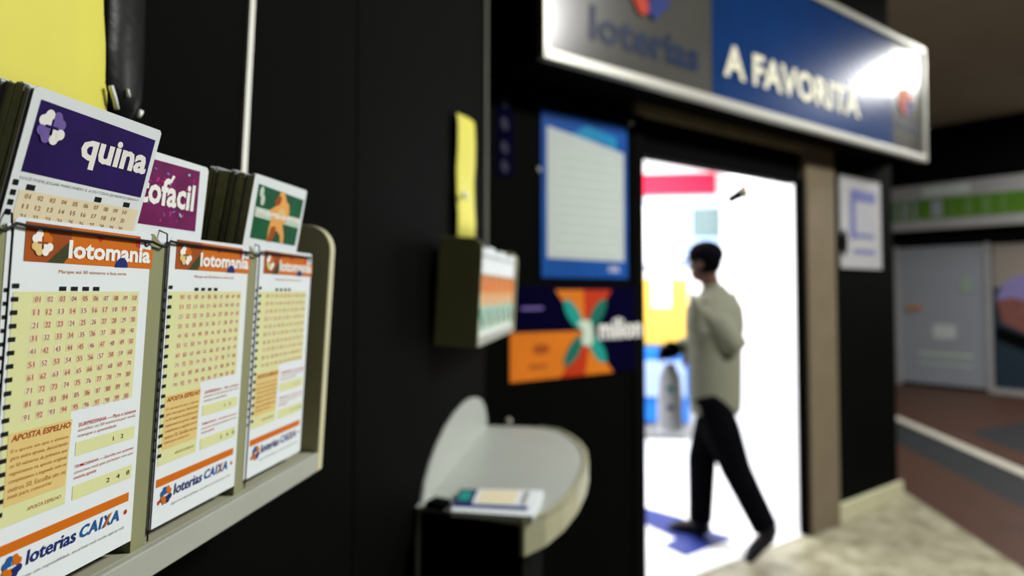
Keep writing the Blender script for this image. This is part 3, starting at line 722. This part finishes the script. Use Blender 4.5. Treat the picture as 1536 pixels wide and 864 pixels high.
tube_into(body, [C0 + Vector((0, 0, 1.42)), C0 + fw * .03 + Vector((0, 0, 1.56)), hd], [.06, .055, .06], 12)
ball_into(body, hd + Vector((0, 0, .02)), (.093, .078, .105), rot=Matrix.Rotation(math.atan2(fw.y, fw.x), 3, 'Z'))
ball_into(body, hd + fw * .035 + Vector((0, 0, -.055)), (.06, .055, .06), rot=Matrix.Rotation(math.atan2(fw.y, fw.x), 3, 'Z'))
tube_into(body, [hd + fw * .085 + Vector((0, 0, .02)), hd + fw * .112 + Vector((0, 0, -.018)), hd + fw * .09 + Vector((0, 0, -.03))], [.009, .015, .012], 8)
tube_into(body, [hd + fw * .088 + lt * -.02 + Vector((0, 0, -.06)), hd + fw * .093 + Vector((0, 0, -.06)), hd + fw * .088 + lt * .02 + Vector((0, 0, -.06))], [.006, .009, .006], 8)
for s in (-1, 1): ball_into(body, hd + lt * s * .082 - fw * .01 + Vector((0, 0, -.01)), (.02, .012, .033), 10, rot=Matrix.Rotation(math.atan2(fw.y, fw.x), 3, 'Z'))
solid('body', body, M['skin'], .007, man, 2)
for s in (-1, 1): ball('eye', hd + fw * .084 + lt * s * .03 + Vector((0, 0, .015)), (.009, .009, .009), M['eye'], man)
hair = bmesh.new(); ball_into(hair, hd - fw * .012 + Vector((0, 0, .012)), (.092, .084, .09), rot=Matrix.Rotation(math.atan2(fw.y, fw.x), 3, 'Z')); bm_obj('hair', hair, M['cloth'], man)
sh = bmesh.new()
torso(sh, .0, [(.775, .17, .13, 0), (.84, .18, .14, 0), (1.0, .185, .142, .0), (1.15, .19, .145, .0), (1.3, .225, .155, 0), (1.4, .235, .14, 0), (1.46, .18, .11, 0), (1.50, .09, .08, .01), (1.53, .068, .068, .018)])
for s, e_, w_ in ((shN, elN, wrN), (shF, elF, wrF)):
    m_ = (s + e_) / 2; tube_into(sh, [s + (C0 - s) * .12 + Vector((0, 0, .14 * 1.3 - .18 + .01)) * 0, s, m_, e_, (e_ + w_) / 2, w_], [.082, .085, .082, .078, .065, .05], 12)
solid('shirt', sh, M['shirt'], .010, man)
tr = bmesh.new()
torso(tr, .0, [(.80, .165, .125, 0), (.88, .16, .12, 0), (.98, .14, .10, 0)])
for h, k, a, t in legs:
    tube_into(tr, [h, (h + k) / 2, k, (k + a) / 2, a + (k - a) * .02], [.10, .108, .086, .078, .072], 14)
solid('trousers', tr, M['cloth'], .010, man)
for h, k, a, t in legs:
    b = bmesh.new(); up = Vector((0, 0, .01))
    d_ = (t - a).normalized(); heel = a - d_ * .06 - Vector((0, 0, .04 if t is ft else .02))
    tube_into(b, [a + up * 3, a - up * 2], [.05, .055], 12)
    tube_into(b, [heel, a - Vector((0, 0, .04)), (a + t) / 2 - up * 1.5, t, t + d_ * .06 - up * .5], [(.035, .035), (.045, .045), (.04, .048), (.034, .05), (.018, .035)], 12, lat=Vector((0, 0, 1)))
    solid('shoe', b, M['shoe'], .008, man, 3)
cp = bmesh.new(); rz = Matrix.Rotation(math.atan2(fw.y, fw.x), 3, 'Z')
ball_into(cp, hd - fw * .005 + Vector((0, 0, .055)), (.113, .1, .088), rot=rz)
bmesh.ops.bisect_plane(cp, geom=cp.verts[:] + cp.edges[:] + cp.faces[:], plane_co=hd + Vector((0, 0, .012)), plane_no=(0, 0, -1), clear_outer=True)
bmesh.ops.holes_fill(cp, edges=[e for e in cp.edges if e.is_boundary])
cap = bm_obj('cap', cp, M['cap'], man)
br = bmesh.new(); tube_into(br, [hd + fw * .06 + Vector((0, 0, .03)), hd + fw * .14 + Vector((0, 0, .024)), hd + fw * .18 + Vector((0, 0, .012))], [(.009, .08), (.007, .07), (.006, .035)], 12, lat=Vector((0, 0, 1)))
bm_obj('brim', br, M['cap'], cap)
gl = bmesh.new(); dr = (wrF - elF).normalized()
ball_into(gl, wrF + dr * .055, (.058, .048, .055)); ball_into(gl, wrF + dr * .10 + Vector((0, 0, -.015)), (.04, .035, .04))
solid('glove', gl, M['cloth'], .008, man)
# bag in the far hand
hb = PB + wrF + dr * .07
bg = empty('shopping_bag', hb + Vector((0, 0, -.5))); tag(bg, 'pale plastic shopping bag with blue and green print in the hand of the person', 'bag')
b = bmesh.new(); tube_into(b, [(0, 0, .0), (0, 0, .05), (.0, 0, .2), (0, 0, .34), (0, 0, .42)], [(.06, .03), (.075, .045), (.075, .045), (.066, .035), (.03, .015)], 14, lat=Vector((1, 0, 0))); bm_obj('bag_body', b, M['bag'], bg)
for s in (-1, 1): tube('handle', [(s * .018, 0, .41), (s * .022, 0, .45), (s * .008, 0, .495)], .006, M['bag'], bg)
for z, r_, m in ((.16, .03, 'navy'), (.27, .025, 'teal'), (.1, .022, 'palegreen'), (.34, .02, 'palegreen')):
    ball('bag_print', (.0, -.034, z), (r_, .014, r_ * .8), M[m], bg)
